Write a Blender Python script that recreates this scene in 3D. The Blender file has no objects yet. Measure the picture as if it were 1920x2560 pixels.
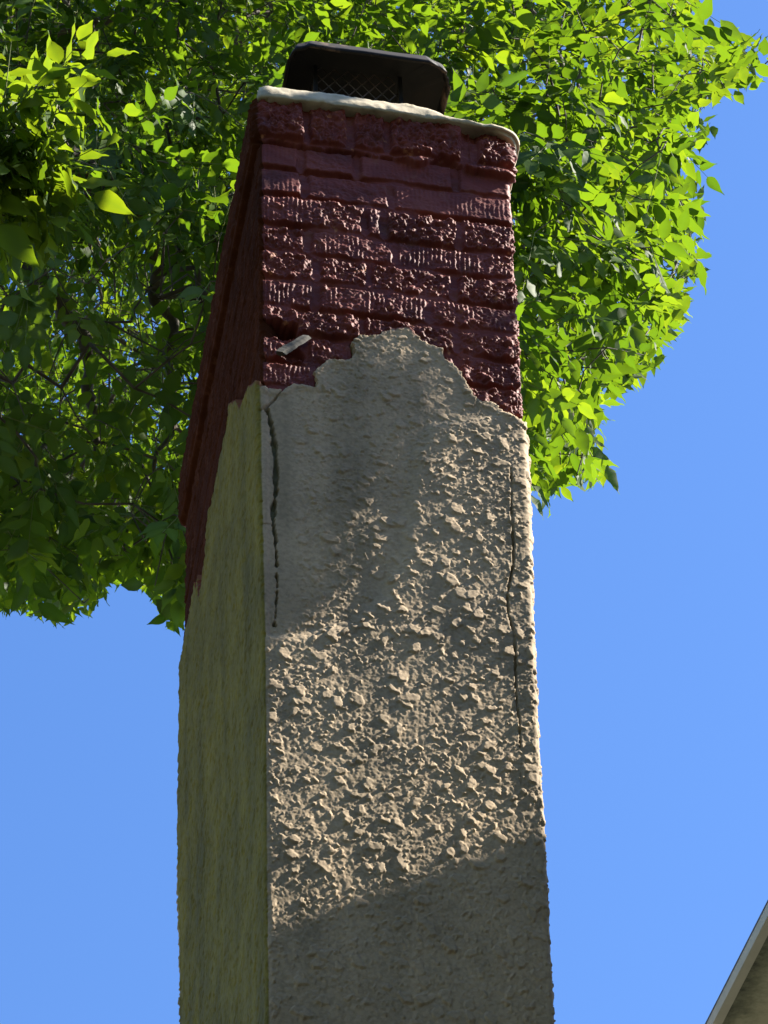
import bpy, math, random
import numpy as np
from mathutils import Matrix, Vector

# ------------------------------------------------------------------ camera, world, sun, exposure
S = bpy.context.scene
F_PX = 9000.0                      # focal length in pixels of the 1920 px wide photograph
PITCH, ROLL = 0.8659, -0.0488
CAM_Z = 1.6
ce, se = math.cos(PITCH), math.sin(PITCH)
cr, sr = math.cos(ROLL), math.sin(ROLL)
cam_d = bpy.data.cameras.new('camera'); cam = bpy.data.objects.new('camera', cam_d)
S.collection.objects.link(cam); S.camera = cam
right0 = Vector((1, 0, 0)); up0 = Vector((0, -se, ce)); fwd = Vector((0, ce, se))
rt = right0 * cr + up0 * sr; up = up0 * cr - right0 * sr
M = Matrix.Identity(4)
for i in range(3):
    M[i][0] = rt[i]; M[i][1] = up[i]; M[i][2] = -fwd[i]
M.translation = Vector((0, 0, CAM_Z)); cam.matrix_world = M
cam_d.sensor_fit = 'HORIZONTAL'; cam_d.sensor_width = 36.0; cam_d.lens = F_PX / 1920 * 36.0
cam_d.clip_start = 0.05; cam_d.clip_end = 3000

# the chimney's own frame: A along the front face, N out of the front face, depth = -N
PSI = 0.218; X0, Y0, ZT = -0.1637, 3.1504, 4.5993 + CAM_Z
AX = np.array([math.cos(PSI), math.sin(PSI), 0.]); NX = np.array([math.sin(PSI), -math.cos(PSI), 0.])
UZ = np.array([0, 0, 1.]); ORG = np.array([X0, Y0, ZT])
CAM = np.array([0, 0, CAM_Z])
# sun: rakes across the front face from the upper right
SUN = 0.70 * AX + 0.69 * UZ + 0.08 * NX; SUN /= np.linalg.norm(SUN)
sun_el = math.asin(SUN[2]); sun_az = math.atan2(SUN[0], SUN[1])
W = bpy.data.worlds.new('World'); S.world = W; W.use_nodes = True
nt = W.node_tree; bg = nt.nodes['Background']
sky = nt.nodes.new('ShaderNodeTexSky'); sky.sky_type = 'NISHITA'; sky.sun_disc = False
sky.sun_elevation = sun_el; sky.sun_rotation = sun_az
sky.altitude = 200; sky.air_density = 1.0; sky.dust_density = 0.3; sky.ozone_density = 2.0
hs = nt.nodes.new('ShaderNodeHueSaturation'); hs.inputs['Saturation'].default_value = 1.22; hs.inputs['Value'].default_value = 1.27; hs.inputs['Hue'].default_value = .508
nt.links.new(sky.outputs[0], hs.inputs['Color']); nt.links.new(hs.outputs[0], bg.inputs[0])
bg.inputs[1].default_value = 0.061
sl = bpy.data.lights.new('sun', 'SUN'); sun = bpy.data.objects.new('sun', sl); S.collection.objects.link(sun)
sl.energy = 5.0; sl.angle = math.radians(0.5); sl.color = (1.0, 0.93, 0.82)
sun.rotation_mode = 'QUATERNION'; sun.rotation_quaternion = Vector(SUN).to_track_quat('Z', 'Y'); sun.location = (4, 2, 14)
S.view_settings.view_transform = 'Standard'; S.view_settings.look = 'None'
S.view_settings.exposure = 2.0; S.view_settings.gamma = 1.0
S.cycles.max_bounces = 10; S.cycles.diffuse_bounces = 4; S.cycles.transmission_bounces = 6
S.cycles.use_adaptive_sampling = True

rng = np.random.default_rng(7); random.seed(7)

# ------------------------------------------------------------------ helpers
def ray(u, v):
    u = np.asarray(u, float) - 960; v = np.asarray(v, float) - 1280
    U = cr * u + sr * v; V = -sr * u + cr * v
    X = U / F_PX; Y = -V / F_PX
    return np.stack([X, ce - Y * se, se + Y * ce], -1)
def pt(u, v, t): return CAM + ray(u, v) * np.asarray(t, float)[..., None]
def project(P):
    P = P - CAM
    X = P[..., 0]; Z = P[..., 1] * ce + P[..., 2] * se; Y = -P[..., 1] * se + P[..., 2] * ce
    u = X / Z * F_PX; v = -Y / Z * F_PX
    return 960 + cr * u - sr * v, 1280 + sr * u + cr * v
def on_front(pts, n=0.0):          # photograph points -> (a, z) on the plane of the front face
    out = []
    for u, v in pts:
        d = ray(u, v); t = ((ORG + NX * n - CAM) @ NX) / (d @ NX); P = CAM + d * t
        out.append(((P - ORG) @ AX, P[2] - ZT))
    return np.array(out)
def on_left(pts, a=0.0):           # -> (depth, z) on the plane of the left face
    out = []
    for u, v in pts:
        d = ray(u, v); t = ((ORG + AX * a - CAM) @ AX) / (d @ AX); P = CAM + d * t
        out.append((-(P - ORG) @ NX, P[2] - ZT))
    return np.array(out)
def at_z(u, v, z):                 # -> (a, depth) on a level plane z above the reference line
    d = ray(u, v); t = (ZT + z - CAM[2]) / d[2]; P = CAM + d * t
    return (P - ORG) @ AX, -(P - ORG) @ NX
def loc(a, d, z):                  # chimney frame -> world
    a = np.asarray(a, float)[..., None]; d = np.asarray(d, float)[..., None]; z = np.asarray(z, float)[..., None]
    return ORG + a * AX - d * NX + z * UZ

def sstep(e0, e1, x):
    t = np.clip((x - e0) / (e1 - e0), 0, 1); return t * t * (3 - 2 * t)
_tabs = {}
def vnoise(x, y, seed=0):          # smooth 2-D value noise in -1..1
    if seed not in _tabs: _tabs[seed] = np.random.default_rng(1000 + seed).uniform(-1, 1, (512, 512))
    T = _tabs[seed]
    xi = np.floor(x).astype(int); yi = np.floor(y).astype(int)
    fx = x - xi; fy = y - yi
    fx = fx * fx * fx * (fx * (fx * 6 - 15) + 10); fy = fy * fy * fy * (fy * (fy * 6 - 15) + 10)
    a = T[xi & 511, yi & 511]; b = T[(xi + 1) & 511, yi & 511]; c = T[xi & 511, (yi + 1) & 511]; d = T[(xi + 1) & 511, (yi + 1) & 511]
    return (a * (1 - fx) + b * fx) * (1 - fy) + (c * (1 - fx) + d * fx) * fy
def fbm(x, y, o=4, seed=0, g=0.5):
    s = 0; amp = 1; tot = 0
    for k in range(o):
        ca, sa = math.cos(k * 1.1 + .5), math.sin(k * 1.1 + .5)
        s = s + amp * vnoise((x * ca - y * sa) * 2 ** k + 17.3 * k, (x * sa + y * ca) * 2 ** k + 9.1 * k, seed + k); tot += amp; amp *= g
    return s / tot
def blobs(x, y, cell, rmin, rmax, fill, seed, soft, h, g):
    """flattened flakes of random size and height h, each tilted towards the sun by about g to catch its light"""
    rg = np.random.default_rng(3000 + seed); J = rg.uniform(0, 1, (256, 256, 5))
    xi = np.floor(x / cell).astype(int); yi = np.floor(y / cell).astype(int); out = np.zeros(x.shape)
    for dx in (-1, 0, 1):
        for dy in (-1, 0, 1):
            j = J[(xi + dx) & 255, (yi + dy) & 255]
            cx = (xi + dx + j[..., 0]) * cell; cy = (yi + dy + j[..., 1]) * cell
            rr = np.where(j[..., 2] < fill, rmin + (rmax - rmin) * j[..., 3] ** 2.2, 1e-6)
            an = j[..., 4] * 6.28; ca, sa = np.cos(an), np.sin(an); ux = (x - cx) * ca + (y - cy) * sa; uy = -(x - cx) * sa + (y - cy) * ca
            d = np.hypot(ux, uy * 1.6) / rr
            k_ = sstep(1, 1 - soft, d); gg = g * (.25 + 1.1 * ((j[..., 4] * 7.3) % 1))
            out = np.maximum(out, k_ * (h * (.55 + .45 * j[..., 2] / fill) - gg * .7 * ((x - cx) + (y - cy))))  # sunward tilt built into the shape so each flake lights up
    return out
def poly_dist(px, py, pts):        # distance to a polyline
    D = np.full(px.shape, 1e9)
    for (x0, y0), (x1, y1) in zip(pts[:-1], pts[1:]):
        dx, dy = x1 - x0, y1 - y0; L = dx * dx + dy * dy + 1e-12
        t = np.clip(((px - x0) * dx + (py - y0) * dy) / L, 0, 1)
        D = np.minimum(D, np.hypot(px - x0 - t * dx, py - y0 - t * dy))
    return D
def inside(px, py, pts):
    c = np.zeros(px.shape, bool); n = len(pts)
    for i in range(n):
        x0, y0 = pts[i]; x1, y1 = pts[(i + 1) % n]
        if y0 == y1: continue
        c ^= ((y0 > py) != (y1 > py)) & (px < (x1 - x0) * (py - y0) / (y1 - y0) + x0)
    return c

def link(o, parent=None):
    S.collection.objects.link(o)
    if parent is not None: o.parent = parent
    return o
def empty(name, label=None, cat=None, location=None, group=None):
    o = bpy.data.objects.new(name, None); link(o)
    if location is not None: o.location = location
    if label: o['label'] = label; o['category'] = cat
    if group: o['group'] = group
    return o
def tag(o, label, cat): o['label'] = label; o['category'] = cat; return o
def mesh(name, V, Fc, mat, parent=None, smooth=True, attrs=None, uv=None):
    """V (n,3) in world space, Fc list of faces or (m,k) array"""
    V = np.asarray(V, float)
    off = np.array(parent.location) if parent is not None else np.zeros(3)
    gp = parent.parent if parent is not None else None
    while gp is not None: off = off + np.array(gp.location); gp = gp.parent
    me = bpy.data.meshes.new(name)
    if isinstance(Fc, np.ndarray):
        k = Fc.shape[1]; m = len(Fc)
        me.vertices.add(len(V)); me.vertices.foreach_set('co', (V - off).astype(np.float32).ravel())
        me.loops.add(m * k); me.loops.foreach_set('vertex_index', Fc.astype(np.int32).ravel())
        me.polygons.add(m); me.polygons.foreach_set('loop_start', np.arange(0, m * k, k, dtype=np.int32))
        me.polygons.foreach_set('loop_total', np.full(m, k, np.int32))
        me.update(calc_edges=True)
    else:
        me.from_pydata([tuple(p) for p in (V - off)], [], Fc); me.update()
    me.polygons.foreach_set('use_smooth', np.full(len(me.polygons), smooth))
    for k, v in (attrs or {}).items():
        at = me.attributes.new(k, 'FLOAT', 'POINT'); at.data.foreach_set('value', np.asarray(v, np.float32))
    me.materials.append(mat)
    me.validate(); o = bpy.data.objects.new(name, me); link(o, parent)
    return o
def grid_faces(R, C, wrap=False):
    i = np.arange(R - 1)[:, None]; j = np.arange(C if wrap else C - 1)[None, :]
    j2 = (j + 1) % C
    return np.stack([i * C + j, i * C + j2, (i + 1) * C + j2, (i + 1) * C + j], -1).reshape(-1, 4)
class MB:                          # collects boxes and tubes into one mesh
    def __init__(s): s.v = []; s.f = []
    def box(s, c, ex, ey, ez):     # centre and three half-extent vectors
        n = len(s.v); c = np.array(c, float)
        for i in (-1, 1):
            for j in (-1, 1):
                for k in (-1, 1): s.v.append(c + i * np.array(ex) + j * np.array(ey) + k * np.array(ez))
        s.f += [tuple(n + q for q in f) for f in ((0, 1, 3, 2), (4, 6, 7, 5), (0, 4, 5, 1), (2, 3, 7, 6), (0, 2, 6, 4), (1, 5, 7, 3))]
    def prism(s, poly, ext):       # polygon of 3-D points extruded by a vector
        n = len(s.v); m = len(poly)
        s.v += [np.array(p, float) for p in poly] + [np.array(p, float) + ext for p in poly]
        s.f.append(tuple(n + i for i in range(m))[::-1]); s.f.append(tuple(n + m + i for i in range(m)))
        for i in range(m): s.f.append((n + i, n + (i + 1) % m, n + m + (i + 1) % m, n + m + i))
    def tube(s, pts, rads, k=8):
        pts = [np.array(p, float) for p in pts]; n = len(s.v)
        for i, p in enumerate(pts):
            d = pts[min(i + 1, len(pts) - 1)] - pts[max(i - 1, 0)]; d /= np.linalg.norm(d) + 1e-9
            r_ = np.array([0, 0, 1.]) if abs(d[2]) < .9 else np.array([1., 0, 0])
            x = np.cross(d, r_); x /= np.linalg.norm(x); y = np.cross(d, x)
            for q in range(k):
                w = 2 * math.pi * q / k; s.v.append(p + rads[i] * (math.cos(w) * x + math.sin(w) * y))
        for i in range(len(pts) - 1):
            for q in range(k): s.f.append((n + i * k + q, n + i * k + (q + 1) % k, n + (i + 1) * k + (q + 1) % k, n + (i + 1) * k + q))
        s.f.append(tuple(n + q for q in range(k))[::-1]); s.f.append(tuple(n + (len(pts) - 1) * k + q for q in range(k)))
    def build(s, name, mat, parent=None, smooth=False): return mesh(name, np.array(s.v), s.f, mat, parent, smooth)

# ------------------------------------------------------------------ materials
def new_mat(name):
    m = bpy.data.materials.new(name); m.use_nodes = True; n = m.node_tree.nodes; l = m.node_tree.links
    return m, n, l, n['Principled BSDF']
def noise_node(n, l, scale, detail=4, rough=.55, coord='Object'):
    tc = n.new('ShaderNodeTexCoord'); t = n.new('ShaderNodeTexNoise')
    t.inputs['Scale'].default_value = scale; t.inputs['Detail'].default_value = detail; t.inputs['Roughness'].default_value = rough
    l.new(tc.outputs[coord], t.inputs['Vector']); return t
def ramp(n, l, src, stops):
    r = n.new('ShaderNodeValToRGB'); cr_ = r.color_ramp
    while len(cr_.elements) < len(stops): cr_.elements.new(.5)
    for e, (p, c) in zip(cr_.elements, stops): e.position = p; e.color = (*c, 1) if len(c) == 3 else c
    l.new(src, r.inputs[0]); return r
def mix(n, l, fac, a, b, mode='MIX'):
    m = n.new('ShaderNodeMix'); m.data_type = 'RGBA'; m.blend_type = mode
    for sock, v in ((m.inputs[0], fac), (m.inputs[6], a), (m.inputs[7], b)):
        if isinstance(v, (int, float)): sock.default_value = v
        elif isinstance(v, tuple): sock.default_value = (*v, 1)
        else: l.new(v, sock)
    return m.outputs[2]
def attr(n, name):
    a = n.new('ShaderNodeAttribute'); a.attribute_name = name; return a.outputs['Fac']
def bump(n, l, p, h, strength, dist):
    b = n.new('ShaderNodeBump'); b.inputs['Strength'].default_value = strength; b.inputs['Distance'].default_value = dist
    l.new(h, b.inputs['Height']); l.new(b.outputs[0], p.inputs['Normal'])

def mat_stucco():
    m, n, l, p = new_mat('stucco')
    a = noise_node(n, l, 9, 5); b = noise_node(n, l, 160, 3)
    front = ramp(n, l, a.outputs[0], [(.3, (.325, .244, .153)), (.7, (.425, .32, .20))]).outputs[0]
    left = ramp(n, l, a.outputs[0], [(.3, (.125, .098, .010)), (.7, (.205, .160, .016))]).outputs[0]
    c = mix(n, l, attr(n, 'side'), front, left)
    tc = n.new('ShaderNodeTexCoord'); mp = n.new('ShaderNodeMapping'); mp.inputs['Scale'].default_value = (14, 14, 1.6); l.new(tc.outputs['Object'], mp.inputs[0])
    stn = n.new('ShaderNodeTexNoise'); stn.inputs['Scale'].default_value = 1.0; stn.inputs['Detail'].default_value = 5; l.new(mp.outputs[0], stn.inputs['Vector'])
    c = mix(n, l, .75, c, ramp(n, l, stn.outputs[0], [(.32, (.55, .56, .53)), (.5, (.90, .90, .89)), (.68, (1.1, 1.08, 1.05))]).outputs[0], 'MULTIPLY')
    sp = ramp(n, l, b.outputs[0], [(.35, (.72, .72, .72)), (.6, (1, 1, 1))]).outputs[0]
    c = mix(n, l, .8, c, sp, 'MULTIPLY')
    c = mix(n, l, attr(n, 'paint'), c, (.15, .03, .024))
    c = mix(n, l, attr(n, 'bare'), c, (.10, .09, .05))
    l.new(c, p.inputs['Base Color']); p.inputs['Roughness'].default_value = .85; p.inputs['Specular IOR Level'].default_value = .3
    bump(n, l, p, b.outputs[0], .35, .001); return m
def mat_brick():
    m, n, l, p = new_mat('painted_brick')
    a = noise_node(n, l, 14, 5); b = noise_node(n, l, 60, 4); f = noise_node(n, l, 260, 3)
    c = ramp(n, l, a.outputs[0], [(.3, (.080, .017, .013)), (.5, (.132, .027, .020)), (.75, (.185, .048, .035))]).outputs[0]
    ch = ramp(n, l, b.outputs[0], [(.63, (0, 0, 0)), (.72, (1, 1, 1))]).outputs[0]
    mm = n.new('ShaderNodeMath'); mm.operation = 'MULTIPLY'; l.new(ch, mm.inputs[0]); l.new(attr(n, 'chip'), mm.inputs[1])
    c = mix(n, l, mm.outputs[0], c, (.33, .13, .065))
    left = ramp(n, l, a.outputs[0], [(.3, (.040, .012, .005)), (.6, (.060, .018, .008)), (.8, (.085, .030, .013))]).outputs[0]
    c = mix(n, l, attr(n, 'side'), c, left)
    fd = noise_node(n, l, 38, 6, .7)
    c = mix(n, l, ramp(n, l, fd.outputs[0], [(.56, (0, 0, 0)), (.70, (.4, .4, .4))]).outputs[0], c, (.17, .07, .045))
    c = mix(n, l, attr(n, 'hole_shade'), c, (.006, .005, .005))  # shade inside the deep hole, put into the colour as near black
    l.new(c, p.inputs['Base Color']); p.inputs['Roughness'].default_value = .66
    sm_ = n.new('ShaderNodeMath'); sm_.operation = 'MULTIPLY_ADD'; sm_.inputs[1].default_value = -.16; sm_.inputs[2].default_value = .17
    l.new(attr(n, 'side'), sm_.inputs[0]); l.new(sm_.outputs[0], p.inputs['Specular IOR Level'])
    bump(n, l, p, f.outputs[0], .3, .001); return m
def mat_mortar():
    m, n, l, p = new_mat('crown_mortar')
    a = noise_node(n, l, 30, 6); b = noise_node(n, l, 200, 3)
    c = ramp(n, l, a.outputs[0], [(.3, (.20, .17, .11)), (.5, (.36, .305, .205)), (.75, (.46, .39, .27))]).outputs[0]
    l.new(c, p.inputs['Base Color']); p.inputs['Roughness'].default_value = .9
    bump(n, l, p, b.outputs[0], .5, .001); return m
def mat_metal(name, base, rust, lo, hi, rough=.6, metal=.3):
    m, n, l, p = new_mat(name)
    a = noise_node(n, l, 22, 6, .65)
    c = ramp(n, l, a.outputs[0], [(lo, base), (hi, rust)]).outputs[0]
    l.new(c, p.inputs['Base Color']); p.inputs['Roughness'].default_value = rough; p.inputs['Metallic'].default_value = metal; p.inputs['Specular IOR Level'].default_value = .2
    bump(n, l, p, a.outputs[0], .3, .003); return m
def mat_leaf():
    m = bpy.data.materials.new('leaf'); m.use_nodes = True; n = m.node_tree.nodes; l = m.node_tree.links; n.clear()
    out = n.new('ShaderNodeOutputMaterial')
    r = attr(n, 'tone'); v = attr(n, 'vein')
    d = ramp(n, l, r, [(0, (.022, .050, .010)), (.6, (.034, .072, .012)), (1, (.055, .098, .016))]).outputs[0]
    t = ramp(n, l, r, [(0, (.075, .15, .004)), (.6, (.155, .25, .006)), (1, (.25, .33, .008))]).outputs[0]
    t = mix(n, l, v, t, (.10, .2, .01)); d = mix(n, l, v, d, (.10, .15, .05))
    dn = n.new('ShaderNodeBsdfDiffuse'); tn = n.new('ShaderNodeBsdfTranslucent'); g = n.new('ShaderNodeBsdfGlossy')
    g.inputs['Roughness'].default_value = .5; g.inputs['Color'].default_value = (1, 1, 1, 1)
    l.new(d, dn.inputs[0]); l.new(t, tn.inputs[0])
    ms = n.new('ShaderNodeMixShader'); ms.inputs[0].default_value = .5; l.new(dn.outputs[0], ms.inputs[1]); l.new(tn.outputs[0], ms.inputs[2])
    m2 = n.new('ShaderNodeMixShader'); m2.inputs[0].default_value = .013; l.new(ms.outputs[0], m2.inputs[1]); l.new(g.outputs[0], m2.inputs[2])
    l.new(m2.outputs[0], out.inputs[0]); return m
def mat_simple(name, c0, c1, scale, rough=.8, b_=.3, bd=.005):
    m, n, l, p = new_mat(name); a = noise_node(n, l, scale, 6)
    l.new(ramp(n, l, a.outputs[0], [(.3, c0), (.7, c1)]).outputs[0], p.inputs['Base Color']); p.inputs['Roughness'].default_value = rough
    bump(n, l, p, a.outputs[0], b_, bd); return m
M_ST, M_BR, M_MO, M_LF = mat_stucco(), mat_brick(), mat_mortar(), mat_leaf()
M_HOOD = mat_metal('sooty_sheet_metal', (.004, .004, .004), (.010, .008, .006), .45, .75, .8, 0)
M_LIP = mat_metal('rusty_edge', (.012, .010, .009), (.13, .085, .06), .52, .68, .7, .1)
M_MESH = mat_metal('mesh_wire', (.03, .028, .025), (.10, .075, .06), .4, .7, .5, .5)
M_BARK = mat_simple('bark', (.035, .028, .02), (.10, .08, .06), 30, .9, .6, .01)
M_STALK = mat_simple('leaf_stalk', (.10, .13, .03), (.16, .18, .05), 30, .7, .1, .001)
M_WOOD = mat_simple('weathered_wood', (.035, .033, .026), (.075, .07, .055), 60, .9, .4, .002)
M_WALL = mat_simple('house_siding', (.20, .19, .16), (.26, .25, .21), 6)
M_ROOF = mat_simple('roof_shingle', (.06, .055, .05), (.12, .11, .10), 40)
M_TRIM = mat_simple('painted_trim', (.42, .41, .33), (.52, .50, .41), 25, .5, .1, .001)
M_LAWN = mat_simple('lawn', (.032, .03, .014), (.065, .058, .028), 3, .95, .5, .03)
def mat_soffit():
    m, n, l, p = new_mat('dirty_soffit')
    a = noise_node(n, l, 30, 7, .7); b = noise_node(n, l, 7, 5, .6)
    mx = n.new('ShaderNodeMath'); mx.operation = 'MULTIPLY_ADD'; mx.inputs[1].default_value = .55
    l.new(a.outputs[0], mx.inputs[0]); s = n.new('ShaderNodeMath'); s.operation = 'MULTIPLY'; s.inputs[1].default_value = .45
    l.new(b.outputs[0], s.inputs[0]); l.new(s.outputs[0], mx.inputs[2])
    # mildew is heaviest along the outer edge of the board (stain attribute)
    ad = n.new('ShaderNodeMath'); ad.operation = 'MULTIPLY_ADD'; ad.inputs[1].default_value = -.22
    l.new(attr(n, 'stain'), ad.inputs[0]); l.new(mx.outputs[0], ad.inputs[2])
    c = ramp(n, l, ad.outputs[0], [(.24, (.07, .075, .05)), (.36, (.24, .25, .17)), (.5, (.50, .49, .36))]).outputs[0]
    l.new(c, p.inputs['Base Color']); p.inputs['Roughness'].default_value = .8; return m
M_SOF = mat_soffit()

# ------------------------------------------------------------------ ground
gs = 400.0
ground = mesh('ground', [(-gs, -gs, 0), (gs, -gs, 0), (gs, gs, 0), (-gs, gs, 0)], [(0, 1, 2, 3)], M_LAWN, smooth=False)
ground['kind'] = 'structure'

# ------------------------------------------------------------------ chimney
W0, D0 = 0.395, 0.787
def scale_w(z): return np.maximum(.72, 1 + .0282 * z / W0)
def scale_d(z): return np.maximum(.72, 1 + .0203 * z / D0)
chimney = empty('chimney', 'tall square chimney of dark red painted brick, its lower part coated in grey beige stucco', 'chimney', tuple(loc(0.2, 0.4, -ZT)))

def contour(sf, sl, srt, sb, r=.008):
    """closed nominal outline: a, d, outward normal (na, nd), perimeter s, face id (0 left 1 front 2 right 3 back), along-face coordinate"""
    P = []
    def arc(ca, cd, a0, fid0, fid1):
        for k in range(1, 10):
            w = a0 + k / 10 * math.pi / 2
            P.append((ca + r * math.cos(w), cd + r * math.sin(w), math.cos(w), math.sin(w), -1))
    for d in np.arange(D0 - r, r, -sl): P.append((0, d, -1, 0, 0))
    arc(r, r, math.pi, 0, 1)
    for a in np.arange(r, W0 - r, sf): P.append((a, 0, 0, -1, 1))
    arc(W0 - r, r, 1.5 * math.pi, 1, 2)
    for d in np.arange(r, D0 - r, srt): P.append((W0, d, 1, 0, 2))
    arc(W0 - r, D0 - r, 0, 2, 3)
    for a in np.arange(W0 - r, r, -sb): P.append((a, D0, 0, 1, 3))
    arc(r, D0 - r, math.pi / 2, 3, 0)
    P = np.array(P); st = np.hypot(*np.diff(P[:, :2], axis=0).T); st = np.where((P[1:, 4] == -1) | (P[:-1, 4] == -1), st * 1.8, st)
    s = np.concatenate([[0], np.cumsum(st)])
    return P, s
def ring_pos(P, zs, H):            # H (rows, cols) outward offset
    z = zs[:, None]; kw = scale_w(z); kd = scale_d(z)
    a = P[None, :, 0] * kw + P[None, :, 2] * H; d = P[None, :, 1] * kd + P[None, :, 3] * H
    return a, d, z + 0 * a

# --- courses and joints read from the photograph
cour = [r[1] for r in on_front([(648, 349), (648, 412), (648, 479), (648, 553), (648, 618), (648, 688), (648, 756), (648, 822), (648, 893), (648, 962), (648, 1033)])]
cour = [0.105] + cour                       # corbel top, corbel bottom, then downward
rowmid = [(cour[i] + cour[i + 1]) / 2 for i in range(len(cour) - 1)]
def jx(row, x):                             # photo x of a joint in a row -> a
    z = rowmid[row]; lo = on_front([(x, 300)])[0]
    # iterate v so that the point lies on this row
    v = 400.0
    for _ in range(30):
        a, zz = on_front([(x, v)])[0]; v += (zz - z) * 900
    return a
Z2 = lambda x: 560 + x / 2.074
joints = {0: [767, 873, 965, 1158, 1180], 1: [753, 893, 1140], 2: [762, 979], 3: [Z2(740), Z2(838), Z2(1236)],
          4: [Z2(440), Z2(905)], 5: [Z2(485), Z2(770), Z2(1220)], 6: [Z2(485), Z2(1085)], 7: [Z2(735), Z2(1240)],
          8: [Z2(432), Z2(700), Z2(1250)], 9: [Z2(480), Z2(1270)], 10: [Z2(600), Z2(1100)]}
joints = {k: [jx(k, x) for x in v] for k, v in joints.items()}
cour_arr = np.array(cour)

st_front = on_front([(600, 955), (632, 953), (662, 955), (696, 962), (714, 954), (731, 944), (755, 945), (772, 948), (787, 952), (793, 930), (788, 908), (805, 893), (821, 884), (845, 888), (872, 884),
                     (886, 868), (880, 842), (905, 828), (935, 826), (960, 816), (990, 806), (1016, 795), (1042, 815), (1062, 838), (1090, 848), (1108, 858), (1117, 880), (1140, 893), (1163, 915), (1165, 928), (1180, 955), (1192, 978),
                     (1212, 990), (1240, 993), (1262, 1012), (1285, 1032), (1330, 1048)], .012)
st_left = on_left([(660, 960), (636, 960), (630, 975), (622, 985), (611, 1020), (604, 998), (590, 1004), (578, 1012), (570, 985), (573, 950), (579, 938), (568, 962), (565, 982), (557, 1017), (551, 1045), (548, 1068), (541, 1121), (538, 1185),
                   (532, 1242), (528, 1290), (525, 1327), (521, 1406), (508, 1485), (503, 1440), (500, 1470), (487, 1422), (478, 1450), (466, 1480), (440, 1500)], -.004)
shade_poly = on_front([(600, 835), (740, 838), (800, 872), (900, 842), (960, 790), (1020, 775), (1110, 850), (1180, 940), (1255, 1000), (1290, 1030), (1200, 1055), (1080, 1070), (1040, 1140), (1030, 1250), (1020, 1380), (970, 1480), (880, 1550), (740, 1590), (600, 1590)])
def brick_height(P, s, zs, seed=0):
    """outward relief of the painted brickwork for every face; returns H, chip"""
    Z = np.repeat(zs[:, None], len(P), 1); A = np.repeat(P[None, :, 0], len(zs), 0); D = np.repeat(P[None, :, 1], len(zs), 0)
    SS = np.repeat(s[None], len(zs), 0)
    fid = P[:, 4]; isf = (fid == 1) | ((fid == -1) & (P[:, 1] < .02)); F = np.repeat(isf[None], len(zs), 0)
    zw = Z + .0036 * fbm(SS * 24, Z * 24, 4, 3, .6)
    row = np.clip(np.searchsorted(-cour_arr, -zw) - 1, 0, len(cour) - 2)
    top = cour_arr[row]; bot = cour_arr[row + 1]
    dz = np.minimum(top - zw, zw - bot)
    dz = np.where((row == 0) & (top - zw < zw - bot), 1.0, dz)
    dj = np.full(Z.shape, 1.0); bid = np.zeros(Z.shape, int); along = np.where(F, A, SS + 5)
    aw = along + .004 * fbm(SS * 30 + 7, Z * 30, 4, 9, .6)
    for r in range(len(cour) - 1):
        m = row == r
        if not m.any(): continue
        jf = np.array(sorted(joints.get(r, [])))
        off = .1 * (r % 2) + rng.uniform(-.015, .015)
        jo = 5 + off + np.arange(0, 3.0, .203)
        for sel, J in ((m & F, jf), (m & ~F, jo)):
            if not sel.any(): continue
            x = aw[sel]; dj[sel] = np.abs(x[:, None] - J[None]).min(1)
            bid[sel] = np.searchsorted(J, x) + r * 37
    R = np.random.default_rng(11)
    typ = R.uniform(0, 1, 600); typ[:12] = .8; offs = R.uniform(-.0022, .0022, 600)
    setb = {}                      # front bricks whose surface the photograph shows clearly
    for k in (2, 3, 4): pass
    b = bid % 600
    jw = .0055 + .002 * fbm(SS * 15, Z * 15, 2, 21)
    edge = np.minimum(dz - jw * 1.05, dj - jw)
    face = sstep(-.0012, .0035, edge + .0012 * fbm(SS * 110, Z * 110, 2, 31))
    crag = fbm(SS * 95, Z * 95, 4, 41, .6); crag = np.sign(crag) * np.abs(crag) ** .8
    fine = fbm(SS * 300, Z * 300, 2, 51)
    comb = np.sin(2 * math.pi * (SS / .0072) + 1.3 * vnoise(SS * 30, Z * 40, 61))
    t = typ[b]
    wc = sstep(.22, .55, t + .6 * fbm(SS * 17, Z * 17, 3, 71)); ws = sstep(.9, .95, t)
    ca_ = sstep(-.5, .4, fbm(SS * 40, Z * 40, 2, 75))
    rel = wc * (.0064 * crag + .0018 * fine) + (1 - wc) * (.0014 * comb * ca_ + .0026 * crag + .0010 * fine)
    smooth_rows = np.isin(row, (1, 2)) & F
    rel = np.where(smooth_rows, rel * .35, rel)
    jd = np.where(dz < dj, .011, .007)
    jd = np.where(row == 0, .010, jd * (.25 + .75 * sstep(-.45, .35, fbm(SS * 13, Z * 26, 3, 23))))
    H = -jd + face * (jd + .7 * offs[b] + rel) + (1 - face) * .0012 * fbm(SS * 120, Z * 120, 3, 81)
    H = H + .0025 * fbm(SS * 7, Z * 7, 2, 91)
    H = np.where(F, H, H * .42)
    # corbel course, with a chewed lower edge, and the lump under its right end
    lo = .0 + .010 * np.where(F, 1, .15) * fbm(SS * 38, SS * 3, 4, 101, .6) + np.where(F, -.020 * sstep(.3, .34, A) - .016 * np.exp(-((A - .245) / .03) ** 2) + .006 * sstep(.30, .28, A) * sstep(.22, .18, A) * 0, 0)
    lo = lo + np.where(F, .018 * np.exp(-((A - .285) / .016) ** 2), 0)
    cor = sstep(-.003, .003, Z - lo)
    FO = np.where((P[None, :, 4] == 0) | ((P[None, :, 4] == -1) & (P[None, :, 0] < .02)), .014, np.where(P[None, :, 0] > W0 - .002, .009, .013))
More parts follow.
